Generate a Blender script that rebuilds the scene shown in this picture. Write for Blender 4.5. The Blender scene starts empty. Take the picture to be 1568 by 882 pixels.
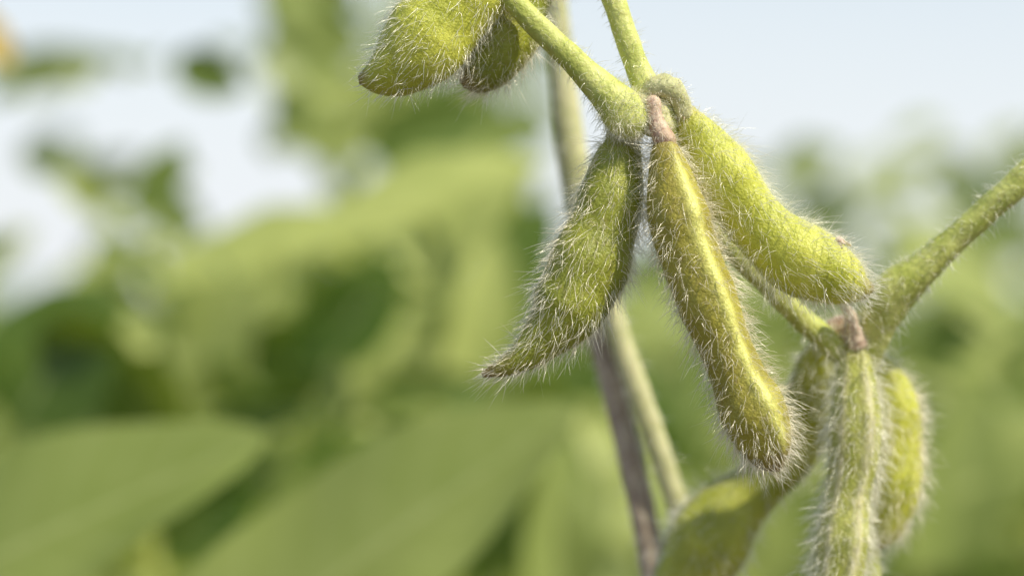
import bpy, math, random
import numpy as np
from mathutils import Vector, Euler, Matrix, noise
random.seed(7); rng = np.random.default_rng(7)
sc = bpy.context.scene
S = 0.144/1568.0      # metres per drawing unit on the focus plane
DF = 0.40             # camera to plant
ZC = 0.78             # camera height
def W(x, y, d=0.0):
    k = (DF + d*S)/DF
    return np.array([(x-784)*S*k, d*S, ZC-(y-441)*S*k])
def KF(d): return S*(DF+d*S)/DF

# ------------------------------------------------------------------ materials
def newmat(name):
    m = bpy.data.materials.new(name); m.use_nodes = True
    nt = m.node_tree; nt.nodes.clear()
    return m, nt, nt.nodes, nt.links
def N(nt, typ, **kw):
    n = nt.nodes.new(typ)
    for k, v in kw.items(): setattr(n, k, v)
    return n
def mixc(nt, fac, a, b, mode='MIX'):
    n = nt.nodes.new('ShaderNodeMix'); n.data_type = 'RGBA'; n.blend_type = mode
    for sock, v in ((n.inputs[0], fac), (n.inputs[6], a), (n.inputs[7], b)):
        if isinstance(v, (int, float)): sock.default_value = v
        elif isinstance(v, tuple): sock.default_value = (*v, 1)
        else: nt.links.new(v, sock)
    return n.outputs[2]
def ramp(nt, src, p0, p1, v0=0.0, v1=1.0):
    n = nt.nodes.new('ShaderNodeMapRange'); n.interpolation_type = 'SMOOTHSTEP'
    n.inputs[1].default_value = p0; n.inputs[2].default_value = p1
    n.inputs[3].default_value = v0; n.inputs[4].default_value = v1
    nt.links.new(src, n.inputs[0]); return n.outputs[0]
def mth(nt, op, a, b=None):
    n = nt.nodes.new('ShaderNodeMath'); n.operation = op
    for i, v in enumerate((a, b)):
        if v is None: continue
        if isinstance(v, (int, float)): n.inputs[i].default_value = v
        else: nt.links.new(v, n.inputs[i])
    return n.outputs[0]
def attr(nt, name):
    n = nt.nodes.new('ShaderNodeAttribute'); n.attribute_name = name; return n.outputs['Fac']
def noise_n(nt, scale, detail=4, rough=0.55):
    tc = nt.nodes.new('ShaderNodeNewGeometry')
    n = nt.nodes.new('ShaderNodeTexNoise'); n.inputs['Scale'].default_value = scale
    n.inputs['Detail'].default_value = detail; n.inputs['Roughness'].default_value = rough
    nt.links.new(tc.outputs['Position'], n.inputs['Vector']); return n.outputs['Fac']

def pod_mat(name, dark, light, keelc, brown=(0.27,0.18,0.08), tip0=0.86, brownamt=0.25):
    m, nt, nd, lk = newmat(name)
    c = mixc(nt, ramp(nt, noise_n(nt, 150, 2), 0.25, 0.75), dark, light)
    c = mixc(nt, ramp(nt, noise_n(nt, 900, 4), 0.5, 0.75, 0, brownamt), c, brown)
    kk = mth(nt, 'MULTIPLY', attr(nt, 'keel'), ramp(nt, noise_n(nt, 420, 4), .3, .6, .45, .9))
    c = mixc(nt, kk, c, keelc)
    tt = mth(nt, 'ADD', attr(nt, 't'), mth(nt, 'MULTIPLY', noise_n(nt, 700, 2), 0.10))
    c = mixc(nt, ramp(nt, tt, tip0+0.05, 1.06, 0, 0.85), c, brown)
    c = mixc(nt, ramp(nt, tt, 0.02, 0.14, 0.5, 0), c, brown)
    c = mixc(nt, ramp(nt, noise_n(nt, 4200, 2), 0.56, 0.70, 0, 0.35), c, (0.09,0.10,0.015))
    p = N(nt, 'ShaderNodeBsdfPrincipled'); lk.new(c, p.inputs['Base Color'])
    p.inputs['Roughness'].default_value = 0.42
    p.inputs['Subsurface Weight'].default_value = 0.3
    p.inputs['Subsurface Radius'].default_value = (0.8, 1.0, 0.2)
    p.inputs['Subsurface Scale'].default_value = 0.0014
    b = N(nt, 'ShaderNodeBump'); b.inputs['Strength'].default_value = 0.5; b.inputs['Distance'].default_value = 0.0004
    h = mth(nt, 'ADD', noise_n(nt, 2600, 3), mth(nt, 'MULTIPLY', noise_n(nt, 500, 2), 1.4))
    lk.new(h, b.inputs['Height']); lk.new(b.outputs[0], p.inputs['Normal'])
    o = N(nt, 'ShaderNodeOutputMaterial'); lk.new(p.outputs[0], o.inputs[0])
    return m
MP_A = pod_mat('pod_green_dark', (0.23,0.26,0.022), (0.38,0.41,0.045), (0.44,0.42,0.12), brownamt=.25)
MP_B = pod_mat('pod_green_brown', (0.32,0.28,0.03), (0.46,0.42,0.06), (0.84,0.83,0.24), brownamt=0.35, tip0=0.9)
MP_C = pod_mat('pod_green_bright', (0.46,0.49,0.045), (0.68,0.69,0.10), (0.64,0.64,0.20), brownamt=0.08, tip0=0.93)
MP_F = pod_mat('pod_green_mid', (0.32,0.35,0.035), (0.58,0.60,0.08), (0.25,0.18,0.12), brownamt=0.2, tip0=0.9)
MP_G = pod_mat('pod_green_grey', (0.38,0.41,0.07), (0.55,0.57,0.14), (0.76,0.71,0.42), brownamt=0.25)

def stem_mat(name, a, b_, brown=(0.25,0.17,0.08), ba=0.3, nb=0.5):
    m, nt, nd, lk = newmat(name)
    c = mixc(nt, ramp(nt, noise_n(nt, 250, 3), 0.35, 0.65), a, b_)
    c = mixc(nt, ramp(nt, noise_n(nt, 1100, 4), nb, nb+0.2, 0, ba), c, brown)
    p = N(nt, 'ShaderNodeBsdfPrincipled'); lk.new(c, p.inputs['Base Color'])
    p.inputs['Roughness'].default_value = 0.5
    p.inputs['Subsurface Weight'].default_value = 0.2
    p.inputs['Subsurface Radius'].default_value = (0.6, 1.0, 0.2)
    p.inputs['Subsurface Scale'].default_value = 0.001
    bm = N(nt, 'ShaderNodeBump'); bm.inputs['Strength'].default_value = 0.6; bm.inputs['Distance'].default_value = 0.0004
    lk.new(noise_n(nt, 1500, 4), bm.inputs['Height']); lk.new(bm.outputs[0], p.inputs['Normal'])
    o = N(nt, 'ShaderNodeOutputMaterial'); lk.new(p.outputs[0], o.inputs[0])
    return m
MS = stem_mat('stem_green', (0.44,0.49,0.09), (0.64,0.67,0.20), ba=.2)
MS_P = stem_mat('stem_pale', (0.48,0.48,0.22), (0.64,0.62,0.33))
MS_Br = stem_mat('stem_brown', (0.40,0.30,0.22), (0.60,0.50,0.37), ba=0.4)
MS_D = stem_mat('dry_husk', (0.52,0.37,0.25), (0.78,0.64,0.49), brown=(0.32,0.15,0.10), ba=0.6, nb=0.47)

def hair_mat(name, a, b_):
    m, nt, nd, lk = newmat(name)
    hi = N(nt, 'ShaderNodeHairInfo')
    c = mixc(nt, hi.outputs['Random'], a, b_)
    d = N(nt, 'ShaderNodeBsdfDiffuse'); lk.new(c, d.inputs[0])
    t = N(nt, 'ShaderNodeBsdfTranslucent'); lk.new(c, t.inputs[0])
    g = N(nt, 'ShaderNodeBsdfGlossy'); g.inputs['Roughness'].default_value = 0.3; g.inputs[0].default_value=(0.98,0.96,0.88,1)
    mx = N(nt, 'ShaderNodeMixShader'); mx.inputs[0].default_value = 0.5
    lk.new(d.outputs[0], mx.inputs[1]); lk.new(t.outputs[0], mx.inputs[2])
    m2 = N(nt, 'ShaderNodeMixShader'); m2.inputs[0].default_value = 0.3
    lk.new(mx.outputs[0], m2.inputs[1]); lk.new(g.outputs[0], m2.inputs[2])
    o = N(nt, 'ShaderNodeOutputMaterial'); lk.new(m2.outputs[0], o.inputs[0])
    return m
MH = hair_mat('pod_hair', (0.98,0.95,0.80), (0.87,0.77,0.52))
MHW = hair_mat('stem_hair', (0.98,0.97,0.88), (0.94,0.90,0.70))

# ------------------------------------------------------------------ geometry helpers
def catmull(P, n):
    P = np.asarray(P, float); m = len(P)
    Q = np.vstack([2*P[0]-P[1], P, 2*P[-1]-P[-2]])
    seg = np.linalg.norm(np.diff(P[:, :3], axis=0), axis=1); cum = np.r_[0, np.cumsum(seg)]; cum /= cum[-1]
    out = []
    for u in np.linspace(0, 1, n):
        i = min(max(np.searchsorted(cum, u, side='right')-1, 0), m-2)
        f = (u-cum[i])/(cum[i+1]-cum[i])
        a, b, c, d = Q[i], Q[i+1], Q[i+2], Q[i+3]
        out.append(0.5*((2*b)+(-a+c)*f+(2*a-5*b+4*c-d)*f*f+(-a+3*b-3*c+d)*f**3))
    return np.array(out)

def grid_mesh(name, G, attrs, mat, parent=None, cap=True):
    R, C, _ = G.shape
    V = G.reshape(-1, 3)
    me = bpy.data.meshes.new(name)
    F = []
    for i in range(R-1):
        for j in range(C):
            k = (j+1) % C
            F.append((i*C+j, i*C+k, (i+1)*C+k, (i+1)*C+j))
    if cap:
        F.append(tuple(range(C-1, -1, -1))); F.append(tuple((R-1)*C+j for j in range(C)))
    me.from_pydata(V.tolist(), [], F)
    for an, av in attrs.items():
        me.attributes.new(an, 'FLOAT', 'POINT').data.foreach_set('value', av.reshape(-1).astype(np.float32))
    me.shade_smooth(); me.materials.append(mat)
    ob = bpy.data.objects.new(name, me); sc.collection.objects.link(ob)
    if parent: ob.parent = parent
    return ob

def tube_grid(pts, rings, segs, depth=1.0, keels=(), seeds=(), lump=0.0, lumpf=400, roll=0.0, raw=False):
    if raw: P = np.array(pts, float)
    else: P = np.array([[*W(x, y, d), r*KF(d)] for x, y, d, r in pts])
    C = catmull(P, rings); c = C[:, :3]; r = np.maximum(C[:, 3], 1e-5)
    T = np.gradient(c, axis=0); T /= np.linalg.norm(T, axis=1)[:, None]
    Yv = np.array([0, -1, 0.0])
    A = np.cross(T, Yv)
    A /= np.maximum(np.linalg.norm(A, axis=1), 1e-6)[:, None]
    B = np.cross(A, T)
    th = np.linspace(0, 2*math.pi, segs, endpoint=False)
    t = np.linspace(0, 1, rings)
    sb = np.ones(rings)
    for s0, w, amp in seeds: sb += amp*np.exp(-((t-s0)/w)**2)
    G = np.zeros((rings, segs, 3)); K = np.zeros((rings, segs))
    cr, sr = math.cos(roll), math.sin(roll)
    for j, a in enumerate(th):
        ca, sa = math.cos(a), math.sin(a)
        kk = 0
        bump = 0
        for (ka, kw, kh) in keels:
            dd = (a-ka+math.pi) % (2*math.pi)-math.pi
            e = math.exp(-(dd/kw)**2); bump += kh*e; kk = max(kk, e)
        m = (1+bump)
        x = ca*m; y = sa*depth*m
        xr = x*cr-y*sr; yr = x*sr+y*cr
        ys = 1+(sb-1)*abs(sa)+(sb-1)*0.45*abs(ca)
        G[:, j] = c + A*(xr*r*ys)[:, None] + B*(yr*r*ys)[:, None]
        K[:, j] = kk*np.clip(t*8, 0, 1)*np.clip((1-t)*8, 0, 1)
    if lump > 0:
        for i in range(rings):
            for j in range(segs):
                p = G[i, j]; dv = p-c[i]
                n = noise.noise(Vector(p*lumpf)) + 0.5*noise.noise(Vector(p*lumpf*2.7))
                G[i, j] = p + dv*n*lump
    return G, K, np.repeat(t[:, None], segs, 1)

def fur(name, G, count, length, rad, mat, parent, flow=0.5, spread=0.35, base_t=(0.0, 1.0), curl=0.25, dens=None, flowrand=0.0, edge=0.0):
    R, C, _ = G.shape
    nxt = np.roll(G, -1, axis=1)
    E1 = G[1:]-G[:-1]; E2 = nxt[:-1]-G[:-1]
    Nn = np.cross(E2, E1); ar = np.linalg.norm(Nn, axis=2)
    cen = G.mean(axis=1)[:-1, None, :]
    sg = np.sign(np.sum(Nn*(G[:-1]-cen), axis=2)); sg[sg == 0] = 1
    Nn = Nn/np.maximum(ar, 1e-14)[..., None]*sg[..., None]
    w = ar.copy(); tt = np.linspace(0, 1, R-1)
    w[(tt < base_t[0]) | (tt > base_t[1])] = 0
    if dens is not None: w *= dens(tt)[:, None]
    th = np.linspace(0, 2*math.pi, C, endpoint=False)
    w *= (1+edge*np.cos(th)**4)[None, :]         # pod margins are hairier than the faces
    w = w.reshape(-1); w /= w.sum()
    idx = rng.choice(len(w), size=count, p=w)
    i = idx//C; j = idx % C
    u = rng.random(count)[:, None]; v = rng.random(count)[:, None]
    k = (j+1) % C
    p = (G[i, j]*(1-u)+G[i+1, j]*u)*(1-v)+(G[i, k]*(1-u)+G[i+1, k]*u)*v
    n = Nn[i, j]
    T = E1[i, j]; T = T/np.maximum(np.linalg.norm(T, axis=1), 1e-12)[:, None]
    ph = np.array([noise.noise(Vector(q*350)) for q in p])
    fl = flow*(1+ph[:, None]*0.9) + rng.normal(0, flowrand, (count, 1))
    side = np.cross(n, T)
    d = n + T*fl + side*(ph[:, None]*0.5) + rng.normal(0, spread, (count, 3))
    d /= np.linalg.norm(d, axis=1)[:, None]
    dn = np.sum(d*n, axis=1)[:, None]; d = np.where(dn < 0.08, d+n*(0.15-dn), d)
    L = (length*(0.3+1.0*rng.random(count)**1.4))[:, None]
    K = 4
    pts = np.zeros((count, K, 3))
    bend = T*curl + rng.normal(0, 0.24, (count, 3)) + np.array([0, 0, -0.08])
    for q in range(K):
        f = q/(K-1)
        pts[:, q] = p + d*L*f + bend*L*f*f
    rr = np.zeros((count, K)); prof = [1.0, 0.8, 0.55, 0.15]
    rs = rad*(0.5+0.9*rng.random(count)**1.5)
    for q in range(K): rr[:, q] = rs*prof[q]
    cu = bpy.data.hair_curves.new(name); cu.add_curves([K]*count)
    try: cu.position_data.foreach_set('vector', pts.reshape(-1).astype(np.float32))
    except Exception: cu.points.foreach_set('position', pts.reshape(-1).astype(np.float32))
    ra = cu.attributes.get('radius') or cu.attributes.new('radius', 'FLOAT', 'POINT')
    ra.data.foreach_set('value', rr.reshape(-1).astype(np.float32))
    cu.materials.append(mat)
    ob = bpy.data.objects.new(name, cu); sc.collection.objects.link(ob)
    if parent: ob.parent = parent
    return ob

def husk(name, x, y, d, ang, size, parent, n=6):
    V = []; F = []
    for q in range(n):
        a = 2*math.pi*q/n + random.uniform(-.3, .3)
        L = size*random.uniform(0.7, 1.3); w = size*random.uniform(0.22, 0.38)
        fl = random.uniform(.2, 1.1)
        R = 7; b0 = len(V)
        for i in range(R):
            f = i/(R-1); rr = size*0.30*(1+fl*f*f+random.uniform(-.12, .12)); ww = w*(1-f**2)*random.uniform(.8, 1.1)+0.3
            for sgn in (-1, 0, 1):
                aa = a + sgn*ww/rr*0.7
                lx = math.cos(aa)*rr*(1.0+0.15*abs(sgn)); ly = math.sin(aa)*rr; lz = f*L - size*0.2
                xx = x + lz*math.cos(ang) - lx*math.sin(ang); yy = y + lz*math.sin(ang) + lx*math.cos(ang)
                V.append(W(xx, yy, d+ly).tolist())
        for i in range(R-1):
            for s in range(2):
                F.append((b0+i*3+s, b0+i*3+s+1, b0+(i+1)*3+s+1, b0+(i+1)*3+s))
    me = bpy.data.meshes.new(name); me.from_pydata(V, [], F); me.materials.append(MS_D); me.shade_smooth()
    ob = bpy.data.objects.new(name, me); sc.collection.objects.link(ob); ob.parent = parent
    m = ob.modifiers.new('thick', 'SOLIDIFY'); m.thickness = 0.00012
    return ob

HP = math.pi/2
def pod(pts, mat, depth=0.62, keels=((0, .22, .06), (math.pi, .22, .06)), seeds=(), hairs=2600, roll=0.0, hl=30, hr=0.33,
        flow=0.55, hm=None, lump=0.035, dens=None, spread=0.36):
    G, K, t = tube_grid(pts, 120, 56, depth, keels, seeds, lump=lump, lumpf=260, roll=roll)
    ob = grid_mesh('soybean_pod', G, {'keel': K, 't': t}, mat)
    fur('pod_fuzz', G, hairs, hl*S, hr*S, hm or MH, ob, flow=flow, dens=dens, spread=spread, flowrand=0.3, edge=1.8)
    return ob

# ------------------------------------------------------------------ pods
dtip = lambda t: 1+1.3*np.exp(-((t-1)/.14)**2)+0.8*np.exp(-(t/.1)**2)
A = pod([(944,196,25,15),(950,222,25,29),(944,262,25,40),(932,320,22,47),(913,378,18,53),(889,436,12,56),(862,482,10,50),(829,521,8,34),(797,548,6,22),(768,563,5,14),(738,574,5,4)],
        MP_A, 0.68, seeds=((.24,.07,.18),(.45,.08,.20),(.63,.06,.14)), hairs=3100, roll=.25, flow=.8, dens=dtip)
B = pod([(1016,212,-12,12),(1020,240,-15,26),(1034,310,-20,42),(1052,380,-25,46),(1079,450,-28,45),(1106,520,-28,41),(1130,578,-28,42),(1153,630,-25,48),(1172,676,-20,42),(1184,703,-18,27),(1195,720,-18,4)],
        MP_B, 0.95, keels=((HP+.45,.25,.13),(-HP,.3,.08)), seeds=((.22,.08,.12),(.50,.08,.11),(.80,.08,.13)), hairs=3400, flow=.35, dens=dtip)
C = pod([(1047,168,25,14),(1063,200,28,30),(1094,250,30,43),(1128,302,32,45),(1166,350,32,44),(1206,386,30,49),(1248,408,28,50),(1290,428,26,40),(1318,440,25,23),(1338,441,25,5)],
        MP_C, 0.8, seeds=((.3,.1,.16),(.68,.12,.16)), hairs=2900, roll=-.3, flow=.4, hm=MHW, dens=dtip)
D = pod([(800,-100,10,24),(765,-60,10,46),(722,-18,8,57),(678,30,5,60),(642,72,4,58),(606,103,4,46),(576,118,4,28),(549,123,4,6)],
        MP_C, 0.66, seeds=((.3,.12,.12),(.64,.12,.18)), hairs=2100, roll=.2, flow=.5, hm=MHW, hl=24)
E = pod([(835,-90,80,26),(808,-45,75,46),(787,5,70,51),(768,50,68,53),(748,88,65,48),(726,116,62,32),(706,128,60,8)],
        MP_A, 0.7, seeds=((.6,.15,.12),), hairs=1800, flow=.4, dens=dtip)
Fp = pod([(1262,520,330,14),(1252,560,360,32),(1243,620,400,40),(1215,690,430,36),(1160,745,440,38),(1108,795,440,52),(1075,845,440,55),(1035,905,440,42),(1000,950,440,10)],
         MP_F, 0.7, seeds=((.25,.1,.1),(.7,.1,.2)), hairs=1500, flow=.4, hm=MHW, hr=.45)
Gp = pod([(1311,522,200,14),(1309,565,200,28),(1310,630,200,37),(1307,700,200,37),(1296,770,200,34),(1288,840,200,38),(1276,920,200,36),(1262,980,200,10)],
         MP_G, 0.9, keels=((HP+.45,.22,.14),(HP-.6,.15,.06)), seeds=((.3,.1,.1),(.65,.1,.12)), hairs=2600, flow=.3, hm=MHW, hr=.43)
Hp = pod([(1336,545,280,14),(1356,585,300,30),(1370,640,310,37),(1374,705,310,35),(1370,765,310,33),(1358,810,310,22),(1345,838,310,5)],
         MP_C, 0.8, seeds=((.3,.1,.12),(.65,.1,.12)), hairs=1800, flow=.35, hr=.43)
husk('withered_calyx', 944,200,22, math.radians(80), 16, A)
husk('withered_calyx', 1012,208,-14, math.radians(72), 30, B, 9)
husk('withered_calyx', 1042,160,18, math.radians(70), 28, C, 8)
husk('withered_style', 1283,368,12, math.radians(50), 20, C, 6)
husk('withered_calyx', 1312,522,190, math.radians(88), 26, Gp, 8)

# ------------------------------------------------------------------ subject stems
stem = bpy.data.objects.new('soybean_stem', None); sc.collection.objects.link(stem)
def part(name, pts, mat, hairs, hl=16, hr=.31, hm=MHW, rings=60, lump=.08, flow=0.0, keels=((HP,.5,-.07),), dens=None, parent=stem, depth=1, cap=True, spread=.4):
    G, K, t = tube_grid(pts, rings, 28, depth, keels, lump=lump, lumpf=300)
    ob = grid_mesh(name, G, {'keel': K, 't': t}, mat, parent)
    if hairs: fur(name+'_fuzz', G, hairs, hl*S, hr*S, hm, ob, flow=flow, dens=dens, spread=spread)
    return ob
dend = lambda t: 0.4+2.6*np.clip((t-.74)/.16, 0, 1)
part('upper_petiole', [(700,-80,0,16),(775,-8,0,17),(835,52,0,19),(885,100,0,21),(925,140,0,27),(955,172,0,35),(975,190,2,31),(990,200,4,14)], MS, 2100, hl=16, dens=dend)
part('main_stem_top', [(905,-90,35,17),(938,-5,30,18),(960,60,24,18),(982,118,20,20),(1000,150,18,24),(1012,180,20,22),(1030,230,45,17)], MS, 800, hl=13)
part('node', [(960,160,14,10),(982,165,8,26),(1000,178,6,29),(1012,200,6,20),(1016,214,4,8)], MS_P, 500, hl=14, lump=.2)
part('pedicel', [(992,150,-8,6),(1000,160,-12,14),(1006,185,-14,13),(1016,212,-14,17),(1022,232,-12,12)], MS_D, 260, hl=13, lump=.25)
part('pod_stalk', [(985,150,10,8),(1000,136,2,16),(1022,134,2,19),(1038,150,8,17),(1048,172,18,15),(1052,185,22,8)], MS_P, 380, hl=13, lump=.25)
part('main_stem', [(1020,215,45,16),(1060,290,90,16),(1110,370,130,17),(1170,430,160,17),(1225,485,180,18),(1270,525,200,19),(1300,560,240,20),(1320,640,300,20),(1330,900,330,20)], MS, 1500, hl=24, hr=.42, rings=80)
part('side_petiole', [(1700,150,120,21),(1568,272,140,22),(1490,340,155,21),(1420,405,170,25),(1372,445,185,34),(1346,480,200,35),(1335,520,215,28),(1322,560,235,22)], MS, 1200, hl=17, hr=.4, rings=80)
part('lower_pod_stalk', [(1290,465,150,5),(1300,480,165,9),(1308,505,180,11),(1314,530,190,14)], MS_D, 160, hl=13, lump=.2)
part('lower_node', [(1265,500,215,10),(1290,505,220,26),(1318,520,225,28),(1335,545,230,15)], MS_D, 350, hl=14, lump=.2)
zb = W(1330,880,330)
def rawtube(name, P, mat, parent, segs=14, rings=40):
    G, K, t = tube_grid(P, rings, segs, 1.0, raw=True)
    return grid_mesh(name, G, {'keel': K, 't': t}, mat, parent)
rawtube('stem_base', [(zb[0],zb[1],zb[2],.0019),(zb[0]+.01,zb[1]+.01,zb[2]-.15,.0026),(zb[0]+.005,zb[1]+.02,.3,.0035),(zb[0],zb[1]+.02,-.02,.005)], MS_P, stem)

st2 = bpy.data.objects.new('soybean_stem', None); sc.collection.objects.link(st2)
part('pale_stem', [(838,-120,700,17),(850,0,700,18),(862,130,700,21),(876,240,700,24),(900,370,700,20),(935,480,690,19),(985,620,680,18),(1045,790,670,17),(1120,980,660,20)], MS_P, 700, hl=18, hr=.6, parent=st2)
q = W(1120,975,660)
rawtube('stem_base', [(q[0],q[1],q[2],.0022),(q[0]+.03,q[1],q[2]-.2,.003),(q[0]+.04,q[1],.3,.004),(q[0]+.04,q[1],-.02,.005)], MS_P, st2)
st3 = bpy.data.objects.new('soybean_stem', None); sc.collection.objects.link(st3)
part('brown_stem', [(880,380,740,12),(905,480,730,17),(935,580,720,18),(965,700,710,19),(992,820,700,20),(1015,960,700,21)], MS_Br, 500, hl=16, hr=.6, parent=st3)
q = W(1015,955,700)
rawtube('stem_base', [(q[0],q[1],q[2],.0023),(q[0]+.01,q[1],q[2]-.2,.003),(q[0]+.01,q[1],.3,.004),(q[0]+.01,q[1],-.02,.005)], MS_Br, st3)

# ------------------------------------------------------------------ leaves
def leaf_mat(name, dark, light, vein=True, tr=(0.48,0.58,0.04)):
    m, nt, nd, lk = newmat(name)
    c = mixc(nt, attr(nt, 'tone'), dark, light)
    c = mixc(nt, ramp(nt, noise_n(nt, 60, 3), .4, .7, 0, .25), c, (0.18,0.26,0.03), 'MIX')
    if vein:
        au = mth(nt, 'ABSOLUTE', attr(nt, 'lu'))
        mid = ramp(nt, au, .01, .05, .7, 0)
        sv = mth(nt, 'FRACT', mth(nt, 'MULTIPLY', mth(nt, 'SUBTRACT', attr(nt, 'lv'), mth(nt, 'MULTIPLY', au, .16)), 9.0))
        s2 = ramp(nt, mth(nt, 'ABSOLUTE', mth(nt, 'SUBTRACT', sv, .5)), .02, .08, .2, 0)
        c = mixc(nt, mth(nt, 'MAXIMUM', mid, s2), c, (0.48,0.54,0.22))
    p = N(nt, 'ShaderNodeBsdfPrincipled'); lk.new(c, p.inputs['Base Color']); p.inputs['Roughness'].default_value = .42
    t = N(nt, 'ShaderNodeBsdfTranslucent')
    lk.new(mixc(nt, .4, c, tr), t.inputs[0])
    mx = N(nt, 'ShaderNodeMixShader'); mx.inputs[0].default_value = .38
    lk.new(p.outputs[0], mx.inputs[1]); lk.new(t.outputs[0], mx.inputs[2])
    o = N(nt, 'ShaderNodeOutputMaterial'); lk.new(mx.outputs[0], o.inputs[0])
    return m
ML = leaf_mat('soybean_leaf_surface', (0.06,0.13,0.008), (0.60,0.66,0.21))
MY = leaf_mat('yellow_leaf_surface', (0.6,0.38,0.03), (0.8,0.55,0.05), tr=(.8,.5,.05))

def leaf_local(nv, nu, fold, droop, wave, ph):
    v = np.linspace(0, 1, nv); u = np.linspace(-1, 1, nu)
    w = (v**.55)*(1-v)**.75; w /= w.max()
    U, Vv = np.meshgrid(u, v)
    X = U*w[:, None]*.5; Y = Vv
    Z = fold*np.abs(X) - droop*Vv**2 + wave*np.sin(Vv*11+ph+U*2)*np.abs(U)*w[:, None]
    return np.stack([X, Y, Z], -1).reshape(-1, 3), U.reshape(-1), Vv.reshape(-1)
def leaf_faces(nv, nu):
    return [(i*nu+j, i*nu+j+1, (i+1)*nu+j+1, (i+1)*nu+j) for i in range(nv-1) for j in range(nu-1)]

class Leaves:
    def __init__(s, nv=7, nu=5): s.V=[]; s.F=[]; s.u=[]; s.v=[]; s.t=[]; s.n=0; s.nv=nv; s.nu=nu; s.f=np.array(leaf_faces(nv, nu))
    def add(s, base, yd, nrm, L, wid, tone, fold=.25, droop=.2, wave=.03):
        P, U, Vv = leaf_local(s.nv, s.nu, fold, droop, wave, random.random()*6)
        yd = np.array(yd, float); yd /= np.linalg.norm(yd); nrm = np.array(nrm, float)
        xd = np.cross(yd, nrm); xd /= np.linalg.norm(xd); zd = np.cross(xd, yd)
        s.V.append(np.array(base) + (P[:, :1]*wid)*xd + P[:, 1:2]*L*yd + P[:, 2:3]*L*zd)
        s.F.append(s.f+s.n); s.n += len(P); s.u.append(U); s.v.append(Vv); s.t.append(np.full(len(P), tone))
    def build(s, name, mat, parent=None):
        me = bpy.data.meshes.new(name)
        me.from_pydata(np.vstack(s.V).tolist(), [], np.vstack(s.F).tolist())
        for an, av in (('lu', s.u), ('lv', s.v), ('tone', s.t)):
            me.attributes.new(an, 'FLOAT', 'POINT').data.foreach_set('value', np.concatenate(av).astype(np.float32))
        me.shade_smooth(); me.materials.append(mat)
        ob = bpy.data.objects.new(name, me); sc.collection.objects.link(ob)
        if parent: ob.parent = parent
        return ob

def bigleaf(x0, y0, x1, y1, dpt, wid, tone, nrm, fold=.2, droop=.12, name='soybean_leaf', mat=None, wave=.03):
    L = Leaves(26, 15); d = dpt/S
    a = W(x0, y0, d); b = W(x1, y1, d)
    L.add(a, b-a, nrm, np.linalg.norm(b-a), wid*KF(d), tone, fold, droop, wave)
    ob = L.build(name, mat or ML)
    P = [(a[0], a[1], a[2], .0009), (a[0]-.02, a[1]+.02, a[2]-.12, .0011), (a[0]-.03, a[1]+.03, a[2]-.3, .0015), (a[0]-.02, a[1]+.03, -.02, .003)]
    rawtube('petiole', P, MS, ob, 8, 20)
    return ob
bigleaf(-230, 960, 405, 650, .19, 290, .42, (.30,-.62,.72), fold=.12, droop=.04, wave=.02)
bigleaf(240, 1080, 880, 606, .19, 300, .5, (.30,-.62,.72), fold=.12, droop=.04, wave=.02)
bigleaf(830, 1010, 880, 640, .34, 130, .5, (.4,-.8,.4))
bigleaf(-70, 20, 22, 95, .35, 70, .4, (.3,-.8,.4), mat=MY)

F = Leaves(7, 5)
def feat(x0, y0, x1, y1, dpt, wid, tone, nrm, fold=.2, droop=.1):
    d = dpt/S; a = W(x0, y0, d); b = W(x1, y1, d)
    F.add(a, b-a, nrm, np.linalg.norm(b-a), wid*KF(d), tone, fold, droop)
feat(230,450,630,320,.40,130,.9,(.1,-.6,.75)); feat(500,370,830,225,.34,130,1.,(.1,-.6,.75)); feat(640,420,800,250,.38,110,.85,(.1,-.7,.6))
feat(290,560,430,330,.5,130,.6,(.2,-.8,.5)); feat(710,620,765,350,.42,110,.9,(.3,-.8,.5)); feat(470,620,640,480,.45,100,.8,(.1,-.7,.6))
feat(560,235,760,165,.45,110,.12,(-.2,-.9,-.1)); feat(640,230,850,190,.6,90,.3,(.2,-.9,.3))
feat(265,90,375,140,.45,75,.2,(0,-1,-.1)); feat(410,40,540,170,.55,110,.5,(0,-1,.3)); feat(440,-60,520,90,.55,110,.5,(0,-.9,.3)); feat(420,230,560,110,.55,100,.6,(0,-.8,.5))
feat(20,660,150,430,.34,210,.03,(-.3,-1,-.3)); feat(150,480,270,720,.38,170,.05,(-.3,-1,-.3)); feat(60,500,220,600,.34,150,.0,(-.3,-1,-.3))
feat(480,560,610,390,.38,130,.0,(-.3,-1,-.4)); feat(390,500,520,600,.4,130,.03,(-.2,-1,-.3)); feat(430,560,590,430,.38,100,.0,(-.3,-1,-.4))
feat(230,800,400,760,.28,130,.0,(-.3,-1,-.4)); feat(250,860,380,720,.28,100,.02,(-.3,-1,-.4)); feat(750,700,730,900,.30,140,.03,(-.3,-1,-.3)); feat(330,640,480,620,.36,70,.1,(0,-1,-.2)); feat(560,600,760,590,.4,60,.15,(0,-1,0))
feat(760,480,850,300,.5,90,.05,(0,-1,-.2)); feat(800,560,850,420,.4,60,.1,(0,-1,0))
feat(30,225,110,265,.55,55,.25,(0,-1,0)); feat(215,335,280,215,.48,75,.2,(0,-1,0)); feat(-30,110,240,88,.65,42,.6,(0,-.9,.4)); feat(-20,90,60,110,.55,40,.3,(0,-1,0))
feat(100,250,150,330,.5,55,.8,(0,-1,.3)); feat(190,300,320,350,.6,80,.3,(0,-1,.3)); feat(60,640,230,640,.42,90,.6,(0,-.8,.6)); feat(370,760,460,690,.4,90,.3,(0,-1,0))
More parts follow.
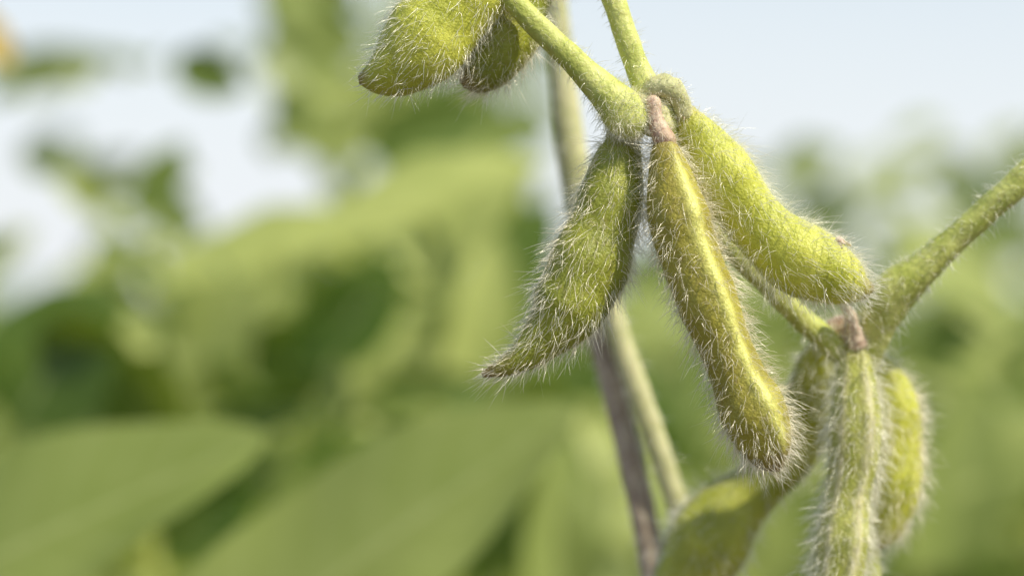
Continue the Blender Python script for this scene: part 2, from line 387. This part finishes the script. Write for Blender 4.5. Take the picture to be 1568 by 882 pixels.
feat(1440,880,1500,580,.45,150,.45,(.2,-1,.1)); feat(1380,345,1560,490,.5,110,.75,(0,-.7,.6)); feat(1180,270,1290,225,.7,60,.5,(0,-1,.2))
feat(1440,250,1500,330,.8,70,.35,(0,-1,0)); feat(1400,560,1520,470,.5,90,.15,(0,-1,-.2)); feat(1050,520,1240,420,.55,110,.6,(0,-.8,.5)); feat(1090,640,1110,480,.5,90,.15,(0,-1,-.2))
feat(1500,780,1600,620,.5,120,.8,(0,-.8,.5)); feat(1400,760,1440,640,.5,90,.05,(0,-1,-.2)); feat(1400,880,1470,760,.5,90,.8,(0,-.8,.5)); feat(1440,560,1580,500,.5,90,.9,(0,-.8,.5)); feat(860,900,930,700,.5,90,.7,(0,-.8,.5)); feat(1180,900,1250,760,.6,90,.6,(0,-.8,.5))
for k in range(90):
    x = random.uniform(-40, 860); y = random.uniform(370, 700)
    a = random.uniform(0, 6.28); s = random.uniform(22, 62)
    dk = random.random() < .4
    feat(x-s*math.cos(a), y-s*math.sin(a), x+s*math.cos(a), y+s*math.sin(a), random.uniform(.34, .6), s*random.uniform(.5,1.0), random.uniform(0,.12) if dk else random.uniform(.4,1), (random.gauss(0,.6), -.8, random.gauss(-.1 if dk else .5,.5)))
for k in range(50):
    x = random.uniform(1000, 1620); y = random.uniform(420, 880)
    a = random.uniform(0, 6.28); s = random.uniform(22, 62)
    dk = random.random() < .4
    feat(x-s*math.cos(a), y-s*math.sin(a), x+s*math.cos(a), y+s*math.sin(a), random.uniform(.40, .8), s*random.uniform(.5,1.0), random.uniform(0,.12) if dk else random.uniform(.4,1), (random.gauss(0,.6), -.8, random.gauss(-.1 if dk else .5,.5)))
gaps = ((255,178,145,50),(345,285,50,70),(50,350,75,90),(180,28,200,45),(470,308,34,20),(20,185,50,22))
k = 0
while k < 230:
    x = random.uniform(-60, 820); y = random.uniform(-30, 470)
    dens = .16 + .84*min(1, y/400) + (.45 if 410 < x < 800 else 0)
    if random.random() > dens: continue
    if any(((x-gx)/(rx+28))**2+((y-gy)/(ry+24))**2 < 1 for gx, gy, rx, ry in gaps): continue
    a = random.uniform(0, 6.28); s = random.uniform(22, 46) if x < 420 else random.uniform(32, 65)
    dk = random.random() < .28  # some leaves coloured dark in place of shadow among them
    feat(x-s*math.cos(a), y-s*math.sin(a)*.7, x+s*math.cos(a), y+s*math.sin(a)*.7, random.uniform(.48, 1.2), s*random.uniform(.8,1.2), random.uniform(.05,.25) if dk else random.uniform(.4,1), (random.gauss(0,.5), -.9, random.gauss(0 if dk else .4,.5)))
    k += 1
k = 0
while k < 110:
    x = random.uniform(1040, 1640); y = 215+300*random.random()**.7
    if x > 1350: y -= 30*random.random()
    a = random.uniform(0, 6.28); s = random.uniform(24, 55)
    dk = random.random() < .28  # part of the leaves toned dark, shade put into their colour
    feat(x-s*math.cos(a), y-s*math.sin(a)*.7, x+s*math.cos(a), y+s*math.sin(a)*.7, random.uniform(.6, 1.6), s*random.uniform(.8,1.2), .15 if dk else random.uniform(.4,1), (random.gauss(0,.5), -.9, random.gauss(-.1 if dk else .4,.5)))
    k += 1

sticks = []
def stick(a, b, r, out): out.append((np.array(a), np.array(b), r))
def plant(px, py, H):
    n = random.randint(8, 11); lean = (random.uniform(-.05,.05), random.uniform(-.05,.05))
    stick((px, py, -.02), (px+lean[0]*H, py+lean[1]*H, H*.96), .003, sticks)
    for k in range(n):
        z = H*(.22+.78*(k+random.random())/n)
        az = random.uniform(0, 2*math.pi); pl = random.uniform(.07,.17)*(1.15-.5*z/H)
        o = np.array([px+lean[0]*z, py+lean[1]*z, z-.04])
        e = o + np.array([math.cos(az)*pl, math.sin(az)*pl, random.uniform(.0,.05)])
        stick(o, e, .0012, sticks)
        for dv in (-1, 0, 1):
            a2 = az+dv*random.uniform(.9,1.4)
            el = random.uniform(-.9,.45)
            yd = np.array([math.cos(a2)*math.cos(el), math.sin(a2)*math.cos(el), math.sin(el)])
            nr = np.array([random.gauss(0,.7), random.gauss(-.25,.7), .8])
            L = random.uniform(.045,.085)
            tn = random.uniform(0,.15) if random.random() < .38 else random.uniform(.4,1)  # dark share of leaf tones imitates shadow between the leaves
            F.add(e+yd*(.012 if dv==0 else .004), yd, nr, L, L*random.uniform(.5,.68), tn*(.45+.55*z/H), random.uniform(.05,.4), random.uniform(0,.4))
for i in range(360):
    py = .65 + 7.0*(random.random()**1.5)
    half = .5+.4*py
    px = random.uniform(-half, half)
    u = px/(py+.4)
    H = random.uniform(.66,.77)
    if -.08 < u < .02: H += random.uniform(0,.05)*(py+.4)/1.2
    if u > .04: H += random.uniform(0,.03)*(py+.4)/1.2
    plant(px, py, min(H, 1.0))
for (px, py, H) in ((-.13,.50,.78),(-.02,.55,.73),(-.26,.62,.75),(.14,.60,.73),(.28,.55,.72),(-.05,.75,.82),(.22,.8,.76),(-.3,.42,.70),(.36,.4,.7)):
    plant(px, py, H)
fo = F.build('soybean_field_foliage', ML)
SV = []; SF = []
for a, b, r in sticks:
    d = b-a; d /= np.linalg.norm(d); x = np.cross(d, (0.3,.9,.2)); x /= np.linalg.norm(x); y = np.cross(d, x); n0 = len(SV)
    for c, rr in ((a, r), (b, r*.6)):
        for q_ in range(5):
            an = q_*2*math.pi/5; SV.append((c+(x*math.cos(an)+y*math.sin(an))*rr).tolist())
    for q_ in range(5): SF.append((n0+q_, n0+(q_+1)%5, n0+5+(q_+1)%5, n0+5+q_))
me = bpy.data.meshes.new('field_stems'); me.from_pydata(SV, [], SF); me.materials.append(MS)
ob = bpy.data.objects.new('field_stems', me); sc.collection.objects.link(ob); ob.parent = fo

# ------------------------------------------------------------------ distant crop canopy + ground
def canopy():
    nx, ny = 90, 70; V = []
    for j in range(ny):
        y = 8 + 200*(j/(ny-1))**2
        for i in range(nx):
            x = (i/(nx-1)-.5)*(12+y*1.6)
            V.append((x, y, .70+.10*noise.noise(Vector((x*3, y*3, 0)))+.05*noise.noise(Vector((x*9, y*9, 4)))))
    Fc = [(j*nx+i, j*nx+i+1, (j+1)*nx+i+1, (j+1)*nx+i) for j in range(ny-1) for i in range(nx-1)]
    me = bpy.data.meshes.new('distant_crop'); me.from_pydata(V, [], Fc); me.shade_smooth()
    m, nt, nd, lk = newmat('crop_canopy')
    c = mixc(nt, ramp(nt, noise_n(nt, 9, 6), .35, .65), (0.05,0.10,0.015), (0.20,0.28,0.06))
    p = N(nt, 'ShaderNodeBsdfPrincipled'); lk.new(c, p.inputs['Base Color']); p.inputs['Roughness'].default_value = .7
    o = N(nt, 'ShaderNodeOutputMaterial'); lk.new(p.outputs[0], o.inputs[0])
    me.materials.append(m); ob = bpy.data.objects.new('distant_crop', me); sc.collection.objects.link(ob)
canopy()
me = bpy.data.meshes.new('ground'); R = 600
me.from_pydata([(-R,-R,0),(R,-R,0),(R,R,0),(-R,R,0)], [], [(0,1,2,3)])
m, nt, nd, lk = newmat('soil')
c = mixc(nt, ramp(nt, noise_n(nt, 14, 8), .3, .7), (0.06,0.045,0.03), (0.16,0.12,0.08))
p = N(nt, 'ShaderNodeBsdfPrincipled'); lk.new(c, p.inputs['Base Color']); p.inputs['Roughness'].default_value = .95
b = N(nt, 'ShaderNodeBump'); b.inputs['Distance'].default_value = .02; lk.new(noise_n(nt, 40, 6), b.inputs['Height']); lk.new(b.outputs[0], p.inputs['Normal'])
o = N(nt, 'ShaderNodeOutputMaterial'); lk.new(p.outputs[0], o.inputs[0]); me.materials.append(m)
sc.collection.objects.link(bpy.data.objects.new('ground', me))

# ------------------------------------------------------------------ light, sky, camera
sd = Vector((.58, -.36, .78)).normalized()
el = math.asin(sd.z); az = math.atan2(sd.x, sd.y)
w = bpy.data.worlds.new('World'); sc.world = w; w.use_nodes = True
nt = w.node_tree; bg = nt.nodes['Background']
sky = nt.nodes.new('ShaderNodeTexSky'); sky.sky_type = 'NISHITA'; sky.sun_disc = False
sky.sun_elevation = el; sky.sun_rotation = az; sky.dust_density = 0.6; sky.air_density = 1.0
tc = nt.nodes.new('ShaderNodeTexCoord'); sx = nt.nodes.new('ShaderNodeSeparateXYZ'); nt.links.new(tc.outputs['Generated'], sx.inputs[0])
cn = nt.nodes.new('ShaderNodeTexNoise'); cn.inputs['Scale'].default_value = 3.5; cn.inputs['Detail'].default_value = 5
nt.links.new(tc.outputs['Generated'], cn.inputs['Vector'])
hz = ramp(nt, sx.outputs[2], 0.0, 0.30, .88, .05)      # summer haze thickens to the horizon
hz = mth(nt, 'ADD', hz, ramp(nt, cn.outputs['Fac'], .45, .75, 0, .12))
nt.links.new(mixc(nt, hz, sky.outputs[0], (6.5, 6.8, 7.2)), bg.inputs[0]); bg.inputs[1].default_value = .135
sl = bpy.data.lights.new('sun', 'SUN'); sl.energy = 5.0; sl.angle = math.radians(.5); sl.color = (1, .92, .74)
so = bpy.data.objects.new('sun', sl); sc.collection.objects.link(so); so.rotation_euler = sd.to_track_quat('Z', 'Y').to_euler()
so.location = (1, -1, 3)
cam = bpy.data.cameras.new('camera'); co = bpy.data.objects.new('camera', cam); sc.collection.objects.link(co)
co.location = (0, -DF, ZC); co.rotation_euler = (math.radians(90), 0, 0)
cam.sensor_width = 36; cam.lens = 36*DF/0.144; cam.clip_start = .01; cam.clip_end = 2000
cam.dof.use_dof = True; cam.dof.focus_distance = DF-.003; cam.dof.aperture_fstop = cam.lens/11.5
sc.camera = co
sc.view_settings.view_transform = 'Standard'; sc.view_settings.look = 'None'; sc.view_settings.exposure = 0
